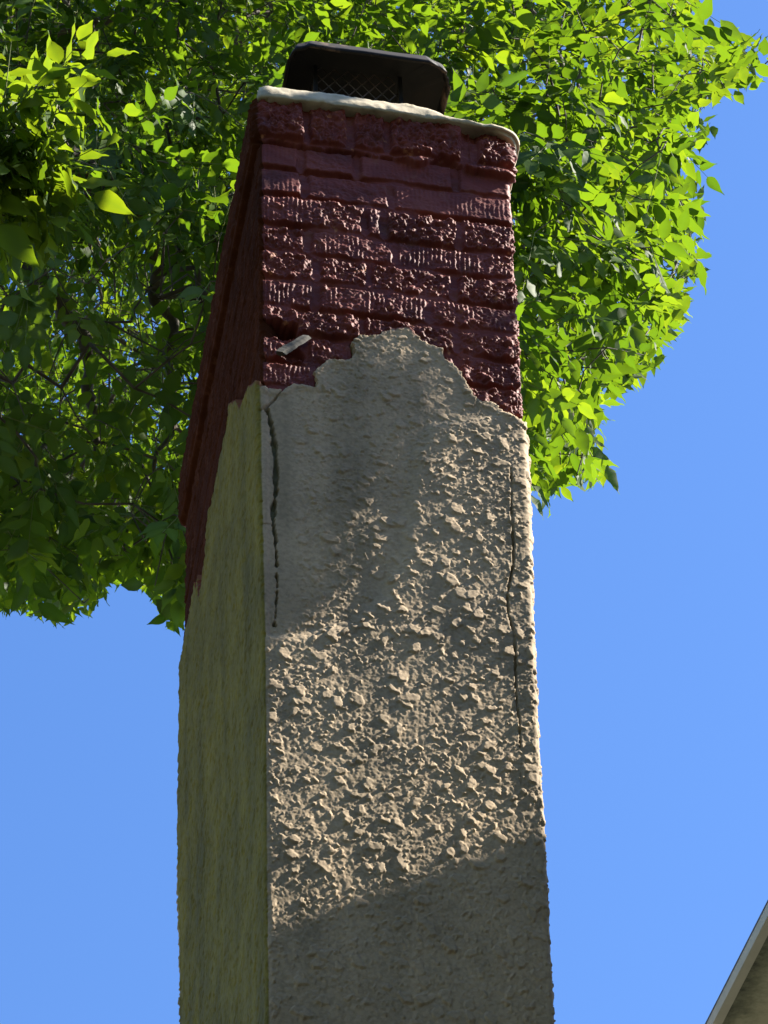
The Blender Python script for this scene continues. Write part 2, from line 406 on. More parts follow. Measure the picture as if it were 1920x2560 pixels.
    H = H + FO * cor + (cor > .5) * .0016 * crag * F
    # rounded-off upper right of the corbel
    cut = sstep(.31, .345, A) * sstep(.062, .075, Z) * F
    H = H - .010 * cut
    # the hole at the left of row 8 and the gap beside the splinter
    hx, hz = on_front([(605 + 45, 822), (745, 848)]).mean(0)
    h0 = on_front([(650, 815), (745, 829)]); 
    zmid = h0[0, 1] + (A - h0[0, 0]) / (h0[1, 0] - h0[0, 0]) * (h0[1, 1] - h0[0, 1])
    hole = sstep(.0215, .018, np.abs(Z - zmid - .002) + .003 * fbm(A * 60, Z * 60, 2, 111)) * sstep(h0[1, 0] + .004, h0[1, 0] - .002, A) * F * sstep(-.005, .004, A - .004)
    g2 = on_front([(735, 880)])[0]
    hole2 = sstep(.022, .012, np.hypot((A - g2[0]) * 1.0, (Z - g2[1]) * 1.2)) * F
    H = H - .14 * hole - .018 * hole2
    sf = np.concatenate([st_front, [[st_front[-1][0], -9], [st_front[0][0], -9]]])
    under = F & inside(A, Z, sf); H = H - .016 * under * sstep(.003, .012, poly_dist(A, Z, st_front))
    chip = wc * (~smooth_rows)
    return H, chip, hole

def build_brick():
    P, s = contour(.0013, .003, .006, .02)
    zs = np.concatenate([np.arange(-1.02, -.80, .004), np.arange(-.80, .106, .0013)])
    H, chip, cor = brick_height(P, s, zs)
    a, d, z = ring_pos(P, zs, H)
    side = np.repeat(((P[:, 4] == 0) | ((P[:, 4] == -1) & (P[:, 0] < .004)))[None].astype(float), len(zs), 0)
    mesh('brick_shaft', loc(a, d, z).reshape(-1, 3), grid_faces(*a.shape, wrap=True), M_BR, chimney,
         attrs={'chip': chip.ravel(), 'hole_shade': cor.ravel(), 'side': side.ravel()})
build_brick()

# --- stucco coat
def stucco_height(P, s, zs):
    Z = np.repeat(zs[:, None], len(P), 1); A = np.repeat(P[None, :, 0], len(zs), 0) * scale_w(Z); D = np.repeat(P[None, :, 1], len(zs), 0) * scale_d(Z)
    SS = np.repeat(s[None], len(zs), 0)
    fid = P[:, 4]
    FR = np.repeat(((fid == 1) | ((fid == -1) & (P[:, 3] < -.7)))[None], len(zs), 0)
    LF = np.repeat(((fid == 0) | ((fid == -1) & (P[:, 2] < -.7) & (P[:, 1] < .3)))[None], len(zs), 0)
    # front boundary
    up_ = np.where(FR, 0, 0).astype(float)
    sd = np.full(Z.shape, .05)
    def signed(x, y, line):
        poly = np.concatenate([line, [[line[-1][0] + 1 * np.sign(line[-1][0] - line[0][0]), line[-1][1]], [line[-1][0] + 1 * np.sign(line[-1][0] - line[0][0]), -9], [line[0][0] - 1 * np.sign(line[-1][0] - line[0][0]), -9], [line[0][0] - 1 * np.sign(line[-1][0] - line[0][0]), line[0][1]]]])
        q = np.where(inside(x, y, poly), 1, -1) * poly_dist(x, y, line); return q
    hi = zs > -1.05
    ix = np.ix_(hi, np.arange(len(P)))
    z_, a_, d_, f_, l_ = Z[ix], A[ix], D[ix], FR[ix], LF[ix]
    q = sd[ix].copy()
    q[f_] = signed(a_[f_], z_[f_], st_front); q[l_] = signed(d_[l_], z_[l_], st_left)
    oth = ~(f_ | l_)
    zr = st_front[-1][1] - .02
    q[oth] = (zr - z_[oth])
    sd[ix] = q
    sd = sd + .0050 * fbm(SS * 60, Z * 60, 3, 201, .6) + .0040 * (np.abs(fbm(SS * 130, Z * 130, 3, 204)) - .2)
    thick = .001 + .008 * sstep(-1.2, -.65, Z) + .0015 * fbm(SS * 5, Z * 5, 3, 211) * sstep(-1.8, -.7, Z)
    low = 0
    # lace texture: raised flat islands over a rough bed
    zst = Z * .85
    wx = SS + .0042 * fbm(SS * 120, Z * 120, 3, 225); wy = Z + .0042 * fbm(SS * 120 + 40, Z * 120, 3, 226)
    dn = sstep(-.35, .25, fbm(SS * 13, Z * 13, 3, 227))
    B1 = blobs(wx, wy, .0092, .0012, .0050, .62, 1, .35, .0017, .20); B2 = blobs(wx + .003 * fbm(SS * 60, Z * 60, 2, 228), wy, .0200, .003, .0150, .70, 2, .16, .0022, .155); B3 = blobs(wx, wy, .0050, .0006, .0018, .55, 3, .6, .0010, .1)
    big = fbm(SS * 84 + 2 * vnoise(SS * 20, Z * 20, 5), zst * 84, 3, 221, .6) + .32 * fbm(SS * 24, Z * 24, 3, 223)
    isl = sstep(.22, .27, big)
    med = fbm(SS * 165, zst * 165, 3, 231, .6); isl2 = sstep(.22, .32, med); isl3 = sstep(-.25, .1, fbm(SS * 30, Z * 30, 2, 233))
    fine = fbm(SS * 230, Z * 230, 3, 241)
    calm = np.maximum(sstep(.05, .35, fbm(SS * 9, Z * 9, 2, 251)), .6 * sstep(-1.45, -1.62, Z))     # trowelled calmer patches
    low_ = sstep(-1.42, -1.62, Z)
    rel = (np.maximum(np.maximum(B2, B1 * sstep(.0, .6, dn)), B3 * sstep(.1, .5, dn)) - .0008 * (1 - dn) + .0009 * med * sstep(.0012, .0002, np.maximum(B2, B1)) + .00045 * fine) * (1 - .1 * low_) - .001
    # smooth trowelled strip beside the front-left corner
    gl = on_front([(671, 1010), (680, 1045), (688, 1100), (694, 1157), (692, 1215), (686, 1270), (694, 1365), (698, 1447), (692, 1540)], .012)
    strip = FR * sstep(.060, .035, A) * sstep(gl[-1][1] - .05, gl[-1][1] + .08, Z)
    strip = np.maximum(strip, FR * sstep(.08, .03, A) * sstep(-.55, -.52, Z))
    rel = rel * (1 - .85 * strip) + strip * .0005 * fbm(SS * 60, Z * 12, 3, 261)
    # left face: flatter, rubbed finish with pits
    pit = sstep(.25, .45, fbm(SS * 110, Z * 110, 3, 271))
    rl = .0020 * fbm(SS * 80, Z * 80, 3, 281) - .0022 * pit
    rel = np.where(LF, rl, rel)
    # bare, calmer skin in the broad upper middle
    H = thick + low + rel + .002 * fbm(SS * 3.1, Z * 2.3, 2, 291)
    bare = np.zeros(Z.shape)
    # recess added to shade this area, a few millimetres behind the coat
    sh = np.array(shade_poly); pin = inside(A, Z, sh); pd = np.where(pin, 1, -1) * poly_dist(A, Z, np.concatenate([sh, sh[:1]]))
    H = H - .006 * sstep(-.012, .012, pd + .006 * fbm(SS * 40, Z * 40, 3, 341)) * FR * sstep(.0, .01, A)
    dl = poly_dist(A, Z, gl) + (~FR) * 9
    wl = .0021 * sstep(gl[-1][1] - .01, gl[0][1] - .2, Z) + .0006 + .0016 * fbm(SS * 3, Z * 26, 3, 305)
    wl = np.maximum(wl, .0005)
    g = sstep(1.15, .8, (dl + .0036 * fbm(SS * 80, Z * 80, 4, 301, .65)) / wl)
    H = H - g * (.0085 + .003 * fbm(SS * 110, Z * 90, 3, 303)); bare = np.maximum(bare, g)
    gr = on_front([(1280, 1160), (1282, 1200), (1281, 1250), (1287, 1331), (1288, 1389), (1273, 1470), (1275, 1516), (1290, 1562), (1294, 1620), (1296, 1713), (1305, 1782), (1308, 1875), (1310, 1960)], .014)
    dr = poly_dist(A, Z, gr) + (~FR) * 9
    wr = .0012 + .0007 * sstep(gr[-1][1], gr[-1][1] + .3, Z)
    g = sstep(1.25, .8, (dr + .003 * np.abs(fbm(SS * 50, Z * 50, 3, 311))) / wr)
    H = H - .011 * g * sstep(gr[-1][1] - .01, gr[-1][1] + .12, Z) * (.25 + .75 * sstep(-.25, .0, fbm(SS * 4, Z * 34, 3, 313)))
    # cracks by the upper-left corner
    for line, w in (([(632, 1055), (650, 1030), (668, 1008), (690, 985), (722, 948)], .0011), ([(640, 1060), (636, 1100), (640, 1180)], .0012), ([(655, 1300), (690, 1290)], .0008)):
        L = on_front(line, .012); dd = poly_dist(A, Z, L) + (~FR) * 9
        H = H - .006 * sstep(1.3, .8, (dd + .0012 * fbm(SS * 80, Z * 80, 2, 321)) / w)
    # the lip at the top edge
    lip = sstep(0, .0018, sd)
    H = H * lip - .03 * (1 - lip)
    H = H + .002 * sstep(.012, .003, np.abs(sd - .006)) * lip
    peak = on_front([(1008, 790)])[0]
    paint = sstep(.010, .004, sd) * sstep(.11, .06, np.abs(A - peak[0] - .02)) * FR * sstep(peak[1] - .06, peak[1] - .03, Z)
    paint = np.maximum(paint, LF * sstep(.006, .001, sd))
    return H, sd, paint, bare, LF
def build_stucco():
    P, s = contour(.0013, .003, .004, .02)
    zs = np.concatenate([np.arange(-ZT, -1.95, .03), np.arange(-1.95, -.36, .0015)])
    H, sd, paint, bare, LF = stucco_height(P, s, zs)
    a, d, z = ring_pos(P, zs, H)
    F = grid_faces(*a.shape, wrap=True)
    out = (sd < -.004).ravel()
    F = F[~out[F].all(1)]
    V = loc(a, d, z).reshape(-1, 3)
    used = np.zeros(len(V), bool); used[F.ravel()] = True; idx = np.cumsum(used) - 1
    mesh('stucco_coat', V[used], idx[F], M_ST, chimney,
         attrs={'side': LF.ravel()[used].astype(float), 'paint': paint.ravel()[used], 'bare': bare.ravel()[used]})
build_stucco()

# --- mortar crown
def build_crown():
    P, s = contour(.003, .012, .012, .02, r=.018)
    n = len(P); ca, cd = W0 / 2, D0 / 2
    rows = []
    # (outward offset, z) profile from the underside out, up the leaning front and over the wash
    prof = [(-.06, .094), (.012, .0925), (.0215, .0925), (.0235, .0945), (.0235, .100), (.0215, .109), (.0195, .118), (.0175, .126), (.0155, .133), (.010, .1365), (-.03, .152), (-.10, .160), (-.16, .165)]
    pull = -.022 * sstep(-.2, -.9, P[:, 2]) * (P[:, 1] > .004)
    V = []
    for k, (o, z) in enumerate(prof):
        droop = .052 * sstep(.22, .42, P[:, 0]) * sstep(.096, .14, z) * sstep(.35, .0, P[:, 1])
        nz = fbm(s * 26, np.full(n, k * .7), 3, 401)
        off = o + pull * (0 < k < 10) + (.0030 * nz + .0016 * fbm(s * 130, np.full(n, k * .9), 3, 405) if 0 < k < 10 else 0)
        a = P[:, 0] + P[:, 2] * off; d = P[:, 1] + P[:, 3] * off
        zz = z - droop + (.0020 * fbm(s * 42 + 4, np.full(n, k * .5), 3, 411) if k > 1 else .003 * fbm(s * 30, 0 * s, 3, 421)) - (.004 * sstep(.2, .4, P[:, 0]) if k > 1 else 0)
        V.append(loc(a, d, zz))
    V = np.array(V); F = [tuple(int(q) for q in f) for f in grid_faces(len(prof), n, wrap=True)]
    F.append(tuple(range((len(prof) - 1) * n, len(prof) * n)))
    mesh('mortar_crown', V.reshape(-1, 3), F, M_MO, chimney)
build_crown()

# --- metal hood: an overhanging lid on a mesh cage
hood = empty('rain_hood', 'dark sooty sheet metal hood with rusty rim over wire mesh, on top of the chimney', 'rain cap', tuple(loc(.2, .3, .16)))
LZ = .36
def build_hood():
    fl = at_z(787, 100, LZ); fr = at_z(1085, 150, LZ); lf = at_z(722, 150, LZ); rt_ = at_z(1117, 190, LZ)
    a0, a1 = lf[0], rt_[0]; d0 = (fl[1] + fr[1]) / 2; d1 = d0 + .42
    cx, cy = (a0 + a1) / 2, (d0 + d1) / 2; hx, hy = (a1 - a0) / 2, (d1 - d0) / 2
    print('HOOD', a0, a1, d0, d1)
    # outline with clipped, rounded corners
    def outline(g, z, c=.036):
        pts = []
        for sx, sy in ((-1, -1), (1, -1), (1, 1), (-1, 1)):
            cc = c * (1.15 if sx > 0 else .9)
            q = [(sx * hx, sy * (hy - cc)), (sx * (hx - cc * .28), sy * (hy - cc * .30)), (sx * (hx - cc), sy * hy)]
            if sx * sy < 0: q = q[::-1]
            pts += q
        return [(cx + x * (1 + g / hx), cy + y * (1 + g / hy), z) for x, y in pts]
    def densify(pts, m=9):
        out = []
        for i in range(len(pts)):
            p, q = np.array(pts[i]), np.array(pts[(i + 1) % len(pts)])
            for k in range(m): out.append(p + (q - p) * k / m)
        return np.array(out)
    def wob(L, amp, sd):
        s_ = np.arange(len(L)) * .35
        L = L.copy(); L[:, 2] += amp * fbm(s_, s_ * 0 + sd, 3, 500 + sd); L[:, 0] += amp * .6 * fbm(s_, s_ * 0 + 5 + sd, 3, 507); return L
    # lid: domed sheet, 1.5 mm thick, with a turned-down flange
    outer = wob(densify(outline(0, LZ)), .003, 1); brim = wob(densify(outline(.006, LZ - .024)), .004, 2)
    inner = densify(outline(-.05, LZ + .012)); core = densify(outline(-.12, LZ + .016))
    n = len(outer); rings = [core, inner, outer]
    V = np.concatenate(rings); V = np.concatenate([V, V - [0, 0, .003]])
    F = []
    for r in range(2):
        for i in range(n):
            j = (i + 1) % n
            F.append((r * n + i, r * n + j, (r + 1) * n + j, (r + 1) * n + i)); F.append(tuple(3 * n + q for q in (r * n + i, (r + 1) * n + i, (r + 1) * n + j, r * n + j)))
    F.append(tuple(range(n))[::-1]); F.append(tuple(3 * n + i for i in range(n)))
    for i in range(n): F.append((2 * n + i, 2 * n + (i + 1) % n, 5 * n + (i + 1) % n, 5 * n + i))
    mesh('lid', loc(V[:, 0], V[:, 1], V[:, 2]), F, M_HOOD, hood, smooth=False)
    # rim
    o2 = outer.copy(); o2[:, 2] -= .001
    c = np.array([cx, cy, 0])
    def shrink(L, m): 
        q = L.copy(); v = q[:, :2] - c[:2]; v /= np.linalg.norm(v, axis=1)[:, None]; q[:, :2] -= v * m; return q
    A_, B_ = o2 + [0, 0, .004], brim; B2, A2 = shrink(brim, .004), shrink(o2, .004)
    V = np.concatenate([A_, B_, B2, A2]); F = []
    for r in range(4):
        r2 = (r + 1) % 4
        for i in range(n): F.append((r * n + i, r2 * n + i, r2 * n + (i + 1) % n, r * n + (i + 1) % n))
    v = loc(V[:, 0], V[:, 1], V[:, 2]); v = v + (.002 * fbm(V[:, 0] * 80, V[:, 1] * 80, 2, 520))[:, None] * AX
    mesh('rim', v, F, M_LIP, hood, smooth=True)
    # cage: flat metal base box + diamond mesh
    b0 = .135; e = .055
    x0, x1, y0, y1 = a0 + .045, a1 - .075, d0 + .05, d1 - .06
    mb = MB()
    def P(x, y, z): return loc(x, y, z)
    stepw = .022; zb, ztp = b0, LZ + .004
    def wires(p, q):
        L = np.hypot(q[0] - p[0], q[1] - p[1]); m = int(L / stepw); hgt = ztp - zb
        for i in range(-int(hgt / stepw / 1.6) - 1, m + 1):
            for sgn in (1, -1):
                pts = []
                for k in range(0, int(hgt / (stepw * .8)) + 1):
                    z = zb + k * stepw * .8; x = (i + .5 * k if sgn > 0 else m - i - .5 * k) * stepw
                    if 0 <= x <= L: pts.append(P(p[0] + (q[0] - p[0]) * x / L, p[1] + (q[1] - p[1]) * x / L, z))
                if len(pts) > 1: mb.tube(pts, [.0012] * len(pts), 4)
    wires((x0, y0), (x1, y0)); wires((x1, y0), (x1, y1)); wires((x0, y0), (x0, y1)); wires((x0, y1), (x1, y1))
    mb.build('wire_mesh', M_MESH, hood)
    fb = MB()
    for x in (x0, x1):
        for y in (y0, y1): fb.box(P(x, y, (zb + ztp) / 2), AX * .003, NX * .003, UZ * (ztp - zb) / 2)
    fb.box(P((x0 + x1) / 2, y0 - .002, zb + .014), AX * (x1 - x0) / 2, NX * .003, UZ * .014)
    fb.box(P((x0 + x1) / 2, y1 + .002, zb + .014), AX * (x1 - x0) / 2, NX * .003, UZ * .014)
    fb.box(P(x0 - .002, (y0 + y1) / 2, zb + .0145), AX * .003, NX * (y1 - y0) / 2 * .98, UZ * .014)
    fb.box(P(x1 + .002, (y0 + y1) / 2, zb + .0145), AX * .003, NX * (y1 - y0) / 2 * .98, UZ * .014)
    fb.build('cage_frame', M_HOOD, hood)
    # the clay flue behind the mesh
    fm = MB(); fx0, fx1, fy0, fy1 = x0 + .03, x1 - .035, y0 + .03, y1 - .03
    fm.box(P((fx0 + fx1) / 2, fy0, .20), AX * (fx1 - fx0) / 2, NX * .008, UZ * .06); fm.box(P((fx0 + fx1) / 2, fy1, .20), AX * (fx1 - fx0) / 2, NX * .008, UZ * .06)
    fm.box(P(fx0 + .009, (fy0 + fy1) / 2, .20), AX * .008, NX * ((fy1 - fy0) / 2 - .009), UZ * .06); fm.box(P(fx1 - .009, (fy0 + fy1) / 2, .20), AX * .008, NX * ((fy1 - fy0) / 2 - .009), UZ * .06)
    fm.build('flue_liner', M_HOOD, chimney)
build_hood()

# --- wood sliver stuck in the hole
def build_splinter():
    p = on_front([(703, 883), (765, 843)], .012)
    p0 = on_front([(700, 884)], .014)[0]; p1 = on_front([(766, 842)], .002)[0]; A0 = loc(p0[0], -.014, p0[1]); A1 = loc(p1[0], -.002, p1[1])
    d = A1 - A0; L = np.linalg.norm(d); d /= L
    x = np.cross(d, NX); x /= np.linalg.norm(x); y = np.cross(d, x)
    V = []; R = 14; k = 5
    for i in range(R):
        t = i / (R - 1); w = .0066 * (1 + .10 * math.sin(t * 9.0)) * (.92 if t > .5 else 1)
        for q in range(k):
            an = 2 * math.pi * q / k; r_ = 1 + .18 * math.sin(q * 2.3 + t * 3) + .08 * rng.uniform(-1, 1)
            V.append(A0 + d * (L * t + (.003 * math.cos(an) if i in (0, R - 1) else 0)) + w * r_ * (math.cos(an) * x + .6 * math.sin(an) * y))
    F = [tuple(int(q) for q in f) for f in grid_faces(R, k, wrap=True)] + [tuple(range(k))[::-1], tuple(range((R - 1) * k, R * k))]
    o = mesh('wood_splinter', V, F, M_WOOD, smooth=False)
    tag(o, 'short pale grey sliver of wood wedged aslant in the hole in the chimney brickwork', 'wood splinter')
build_splinter()

# ------------------------------------------------------------------ house on the right
def build_house():
    h = empty('house', 'house whose dirty painted eave edge and mildewed soffit cut across the lower right corner', 'house', tuple(loc(3, -2.5, -ZT)))
    def line_pt(q, ae):
        dd = ray(*q); t = ((ORG - CAM) @ AX + ae) / (dd @ AX); P = CAM + dd * t; return P
    ae = .45
    P0 = line_pt((1765, 2560), ae); P1 = line_pt((1920, 2255), ae); u = P1 - P0; u /= np.linalg.norm(u)
    E0 = P0 - u * .55; E1 = P0 + u * 4.6              # outer lower eave line
    E0[2] += 0
    x_ = AX
    # edge trim
    tw = .0105; E0 = E0 + x_ * .007; E1 = E1 + x_ * .007
    m = MB(); m.prism([E0, E0 + x_ * tw, E0 + x_ * tw + UZ * .014, E0 + UZ * .014], E1 - E0); m.build('fascia', M_TRIM, h)
    # soffit board, a fine strip mesh so that the mildew attribute can follow the edge
    C = 40; R = 120; V = []; st = []
    for i in range(R):
        for j in range(C):
            w = tw - .0005 + (.5 * (j / (C - 1)) ** 2)
            V.append(E0 + (E1 - E0) * i / (R - 1) + x_ * w + UZ * .006); st.append(max(0, 1 - (w - tw) / .045) if w < .06 else 0)
    F = [tuple(int(q) for q in f) for f in grid_faces(R, C)]
    mesh('soffit', V, F, M_SOF, h, smooth=False, attrs={'stain': st})
    mid = (E0 + E1) / 2; half = (E1 - E0) / 2
    r = MB(); r.prism([E0 + x_ * .002 + UZ * .0165, E0 + x_ * .75 + UZ * (.0165 + .30), E0 + x_ * .75 + UZ * (.03 + .30), E0 + x_ * .002 + UZ * .022], E1 - E0)
    # upper roof: its far rake throws the slanting shadow on the stucco
    tA = 1.5; A = loc(*[on_front([(671, 2330)])[0][0], 0, on_front([(671, 2330)])[0][1]])
    Bp = on_front([(1360, 2070)])[0]; B = loc(Bp[0], 0, Bp[1])
    A2 = A + SUN * tA; B2 = B + SUN * tA; k = (B2 - A2) / np.linalg.norm(B2 - A2)
    n0 = (A2 - ORG) @ NX
    L0 = A2 + k * (-.42); L1 = A2 + k * 3.4
    ext = NX * 5.0
    r.prism([L0, L1, L1 - UZ * .03, L0 - UZ * .03], ext)
    L2 = L1 + x_ * 2.9 - UZ * (L1[2] - L0[2]) * .9
    r.prism([L1, L2, L2 - UZ * .03, L1 - UZ * .03], ext)
    r.build('roof', M_ROOF, h)
    w = MB()
    a_w = .95 + .02
    lo = loc(a_w, 0, -ZT); base_n = n0 + .06
    # gable outline in the plane parallel to the chimney front
    def G(a, z): return loc(a, -base_n, z)
    def z_on(a): 
        q = ((A2 - ORG) @ AX); return (A2[2] - ZT) + (a - q) * k[2] / (k @ AX)
    pa = (L1 - ORG) @ AX; pe = (L2 - ORG) @ AX - .2
    w.prism([G(a_w, -ZT), G(pe, -ZT), G(pe, z_on(a_w) - .05), G(pa, z_on(pa) - .05), G(a_w, z_on(a_w) - .05)], NX * 4.8)
    w.build('wall', M_WALL, h)
    # two windows in the wall that faces the chimney yard
    for nn in (1.6, 3.6):
        f = MB(); c = loc(a_w - .01, -(base_n + nn), -ZT + 1.7)
        for sy in (-1, 1): f.box(c + NX * sy * .45, AX * .03, NX * .04, UZ * .6)
        for sz in (-1, 1): f.box(c + UZ * sz * .64, AX * .03, NX * .49, UZ * .04)
        fo = f.build('window', M_TRIM, h)
        g = MB(); g.box(c, AX * .012, NX * .41, UZ * .6); g.build('pane', M_GLASS, fo)
gm, gn, gl_, gp = new_mat('glass_pane'); gp.inputs['Base Color'].default_value = (.03, .04, .05, 1); gp.inputs['Roughness'].default_value = .06
M_GLASS = gm
build_house()

# ------------------------------------------------------------------ tree
def T(x, y): return (x * 1.1573, y * 1.1573)
edge_r = [T(*p) for p in [(1490, -40), (1505, 60), (1560, 72), (1640, 84), (1615, 165), (1560, 205), (1505, 225), (1515, 300), (1470, 350), (1455, 385), (1490, 410), (1482, 450), (1505, 500), (1508, 570), (1490, 620), (1488, 662), (1455, 712), (1405, 745), (1400, 790), (1340, 835), (1290, 835), (1255, 850), (1290, 900), (1250, 945), (1300, 1000), (1282, 1040), (1200, 1050), (1190, 1095), (1150, 1090), (1120, 1000)]]
edge_l = [T(*p) for p in [(1000, 1000), (500, 1300), (400, 1345), (360, 1340), (345, 1285), (290, 1258), (240, 1245), (205, 1250), (205, 1295), (150, 1325), (90, 1320), (30, 1300), (0, 1310), (-200, 1290)]]
crown_poly = edge_r + edge_l + [(-1400, 1550), (-3800, 1500), (-4300, -300), (-2800, -2400), (700, -2600), (1500, -1700), (1750, -700)]
C_SHADE = None
def tree():
    tr = empty('tree', 'large leafy tree with bright backlit pointed leaves, spreading behind and above the chimney', 'tree', (-3.1, 6.7, 0))
    R = np.random.default_rng(5)
    # spray anchor points through the crown's volume
    pts = []; inframe = []
    def sample(n, u0, u1, v0, v1, t0, t1, bias=0.):
        u = R.uniform(u0, u1, n); v = R.uniform(v0, v1, n); t = R.uniform(t0, t1, n)
        k = inside(u, v, crown_poly)
        return np.stack([u[k], v[k], t[k]], -1)
    dens = sample(9300, -300, 1950, -700, 1600, 7.4, 12.0)
    # thinner, irregular clumping
    dens = dens[(pt(dens[:, 0], dens[:, 1], dens[:, 2]) - ORG) @ NX < -.9]
    nn_ = lambda q: (pt(q[:, 0], q[:, 1], q[:, 2]) - ORG) @ NX
    dens = dens[(nn_(dens) < -1.25) | (dens[:, 1] > 700)]
    cl = fbm(dens[:, 0] / 260, dens[:, 1] / 260 + dens[:, 2], 2, 601)
    dens = dens[R.uniform(-.9, .55, len(dens)) < cl + np.where(dens[:, 0] < 1100, .08, .25)]
    back_ = sample(3600, -350, 1150, -500, 1480, 12.0, 15.0)
    outer = sample(2600, -4300, 2000, -2600, 1600, 7.4, 11.5)
    outer = outer[(pt(outer[:, 0], outer[:, 1], outer[:, 2]) - ORG) @ NX < -.9]
    outer = outer[nn_(outer) < -1.25]
    outer = outer[(outer[:, 0] < -250) | (outer[:, 1] < -600)]
    # lower left: mostly bare hanging twigs, few leaves
    q = np.concatenate([dens, outer, back_])
    bare = inside(q[:, 0], q[:, 1], [(-100, 520), (400, 540), (520, 780), (440, 1080), (100, 1120), (-100, 980)])
    P3 = pt(q[:, 0], q[:, 1], q[:, 2])
    leafn = np.where(bare & (q[:, 2] < 11.8), (R.uniform(0, 1, len(q)) < .30).astype(int), 1)
    # a nearer spray at the left edge
    near = []
    for _ in range(34):
        near.append((R.normal(50, 50), R.normal(370, 60), R.uniform(5.3, 5.7)))
    near += [(R.uniform(-120, 40), R.uniform(330, 560), R.uniform(5.3, 5.8)) for _ in range(18)]
    near = np.array(near); PN = pt(near[:, 0], near[:, 1], near[:, 2])
    # the bough above the yard whose leaves shade the upper stucco
    n = 0; PS = []
    lo, hi = shade_poly.min(0), shade_poly.max(0)
    while n < 420:
        a, z = R.uniform(lo[0], hi[0]), R.uniform(lo[1], hi[1])
        if inside(np.array([a]), np.array([z]), shade_poly)[0] and poly_dist(np.array([a]), np.array([z]), shade_poly)[0] > .012:
            PS.append(loc(a, -.008, z) + SUN * R.uniform(1.15, 1.5)); n += 1
    PS = np.array(PS)
    # unseen leaf mass added behind the viewpoint to cut sky light on the chimney
    q = R.normal(0, 1, (1500, 3)); q /= np.linalg.norm(q, axis=1)[:, None]; q *= R.uniform(.55, 1, 1500)[:, None] ** .6
    PO = np.array([-1.2, -3.4, 6.4]) + q * [5.6, 3.6, 3.4]
    PO = PO[(PO[:, 1] < .2 - .25 * np.maximum(0, 4 - PO[:, 2])) & (PO[:, 2] > 3.2)]
    allP = np.concatenate([P3, PN, PS, PO]); kind = np.concatenate([np.zeros(len(P3)), np.ones(len(PN)), np.full(len(PS), 2), np.full(len(PO), 3)]); has = np.concatenate([leafn, np.ones(len(PN)), np.ones(len(PS)), np.ones(len(PO))])
    # limbs
    fork = np.array([-3.0, 6.8, 5.4])
    def curve(ps, m=26):
        ps = np.array(ps, float); out = []
        for i in range(len(ps) - 1):
            p0 = ps[max(i - 1, 0)]; p1 = ps[i]; p2 = ps[i + 1]; p3 = ps[min(i + 2, len(ps) - 1)]
            for k in range(m):
                t = k / m; out.append(.5 * ((2 * p1) + (-p0 + p2) * t + (2 * p0 - 5 * p1 + 4 * p2 - p3) * t * t + (-p0 + 3 * p1 - 3 * p2 + p3) * t ** 3))
        out.append(ps[-1]); return np.array(out)
    pp = lambda u, v, t: pt(u, v, t)
    limbs = [[fork, pp(-1700, 500, 9), pp(-500, 250, 9.4), pp(250, 60, 9.6), pp(620, -120, 9.6)],
             [fork, pp(-1500, -300, 9), pp(-300, -800, 9), pp(700, -700, 9.2), pp(1250, -100, 9.4), pp(1500, 300, 9.2)],
             [fork, pp(-1500, 900, 8.8), pp(-500, 420, 8.6), pp(150, 400, 8.6), pp(360, 600, 8.8), pp(420, 900, 8.9), pp(380, 1250, 8.8)],
             [fork, pp(-1200, 100, 10), pp(0, -200, 10), pp(760, 0, 10), pp(700, 60, 8.4), pp(1000, 350, 9.8), pp(1400, 700, 9.6), pp(1480, 900, 9.2)],
             [fork, pp(-1400, -1500, 8.6), pp(300, -2600, 8), pp(3200, -3000, 7), PS.mean(0) + np.array([.5, .4, 1.2]), PS.mean(0) + np.array([.2, .1, .4]), PS.mean(0)],
             [fork, pp(-1500, 1300, 8), pp(-700, 1000, 7.6), pp(-350, 500, 6.4), pp(-60, 360, 5.6)],
             [fork, np.array([-3.6, 4.5, 7.2]), np.array([-3.2, 1.5, 7.4]), np.array([-2.4, -1.5, 7.]), np.array([-.6, -3.6, 6.8]), np.array([1.4, -4.6, 6.6])],  # added limb that carries the unseen leaves behind the viewpoint
             [fork, pp(-1100, 700, 9.6), pp(-300, 560, 9.2), pp(120, 700, 9), pp(240, 1000, 9), pp(180, 1300, 9)]]
    limbs[3] = [fork, pp(-1200, 100, 10), pp(0, -200, 10), pp(700, 20, 9.9), pp(1000, 350, 9.8), pp(1400, 700, 9.6), pp(1480, 900, 9.2)]
    curves = [curve(L) for L in limbs]
    for i in range(len(curves)):
        c = curves[i]; s_ = np.arange(len(c)) * .12
        w = sstep(0, 8, np.arange(len(c)))[:, None]
        curves[i] = c + w * .05 * np.stack([fbm(s_, s_ * 0 + i, 3, 610), fbm(s_, s_ * 0 + 9 + i, 3, 613), fbm(s_, s_ * 0 + 20 + i, 3, 616)], -1)
    # grow twigs: every spray joins the nearest wood already grown
    node = []; npar = []; dist = []
    for c in curves:
        for i, p in enumerate(c):
            node.append(p); npar.append(-1); dist.append(.25 * i * .1)
    node = np.array(node); nl = len(node)
    N = nl + len(allP) * 2
    XY = np.zeros((N, 3)); isb = np.zeros(N, bool); off4 = sum(len(c) for c in curves[:4]); isb[off4 + int(len(curves[4]) * .62): off4 + len(curves[4])] = True
    XY[:nl] = node; par = np.full(N, -1); dd = np.zeros(N); cnt = nl
    dmin = np.array([np.linalg.norm(node - p, axis=1).min() for p in allP])
    order = np.argsort(dmin); spray_node = np.zeros(len(allP), int)
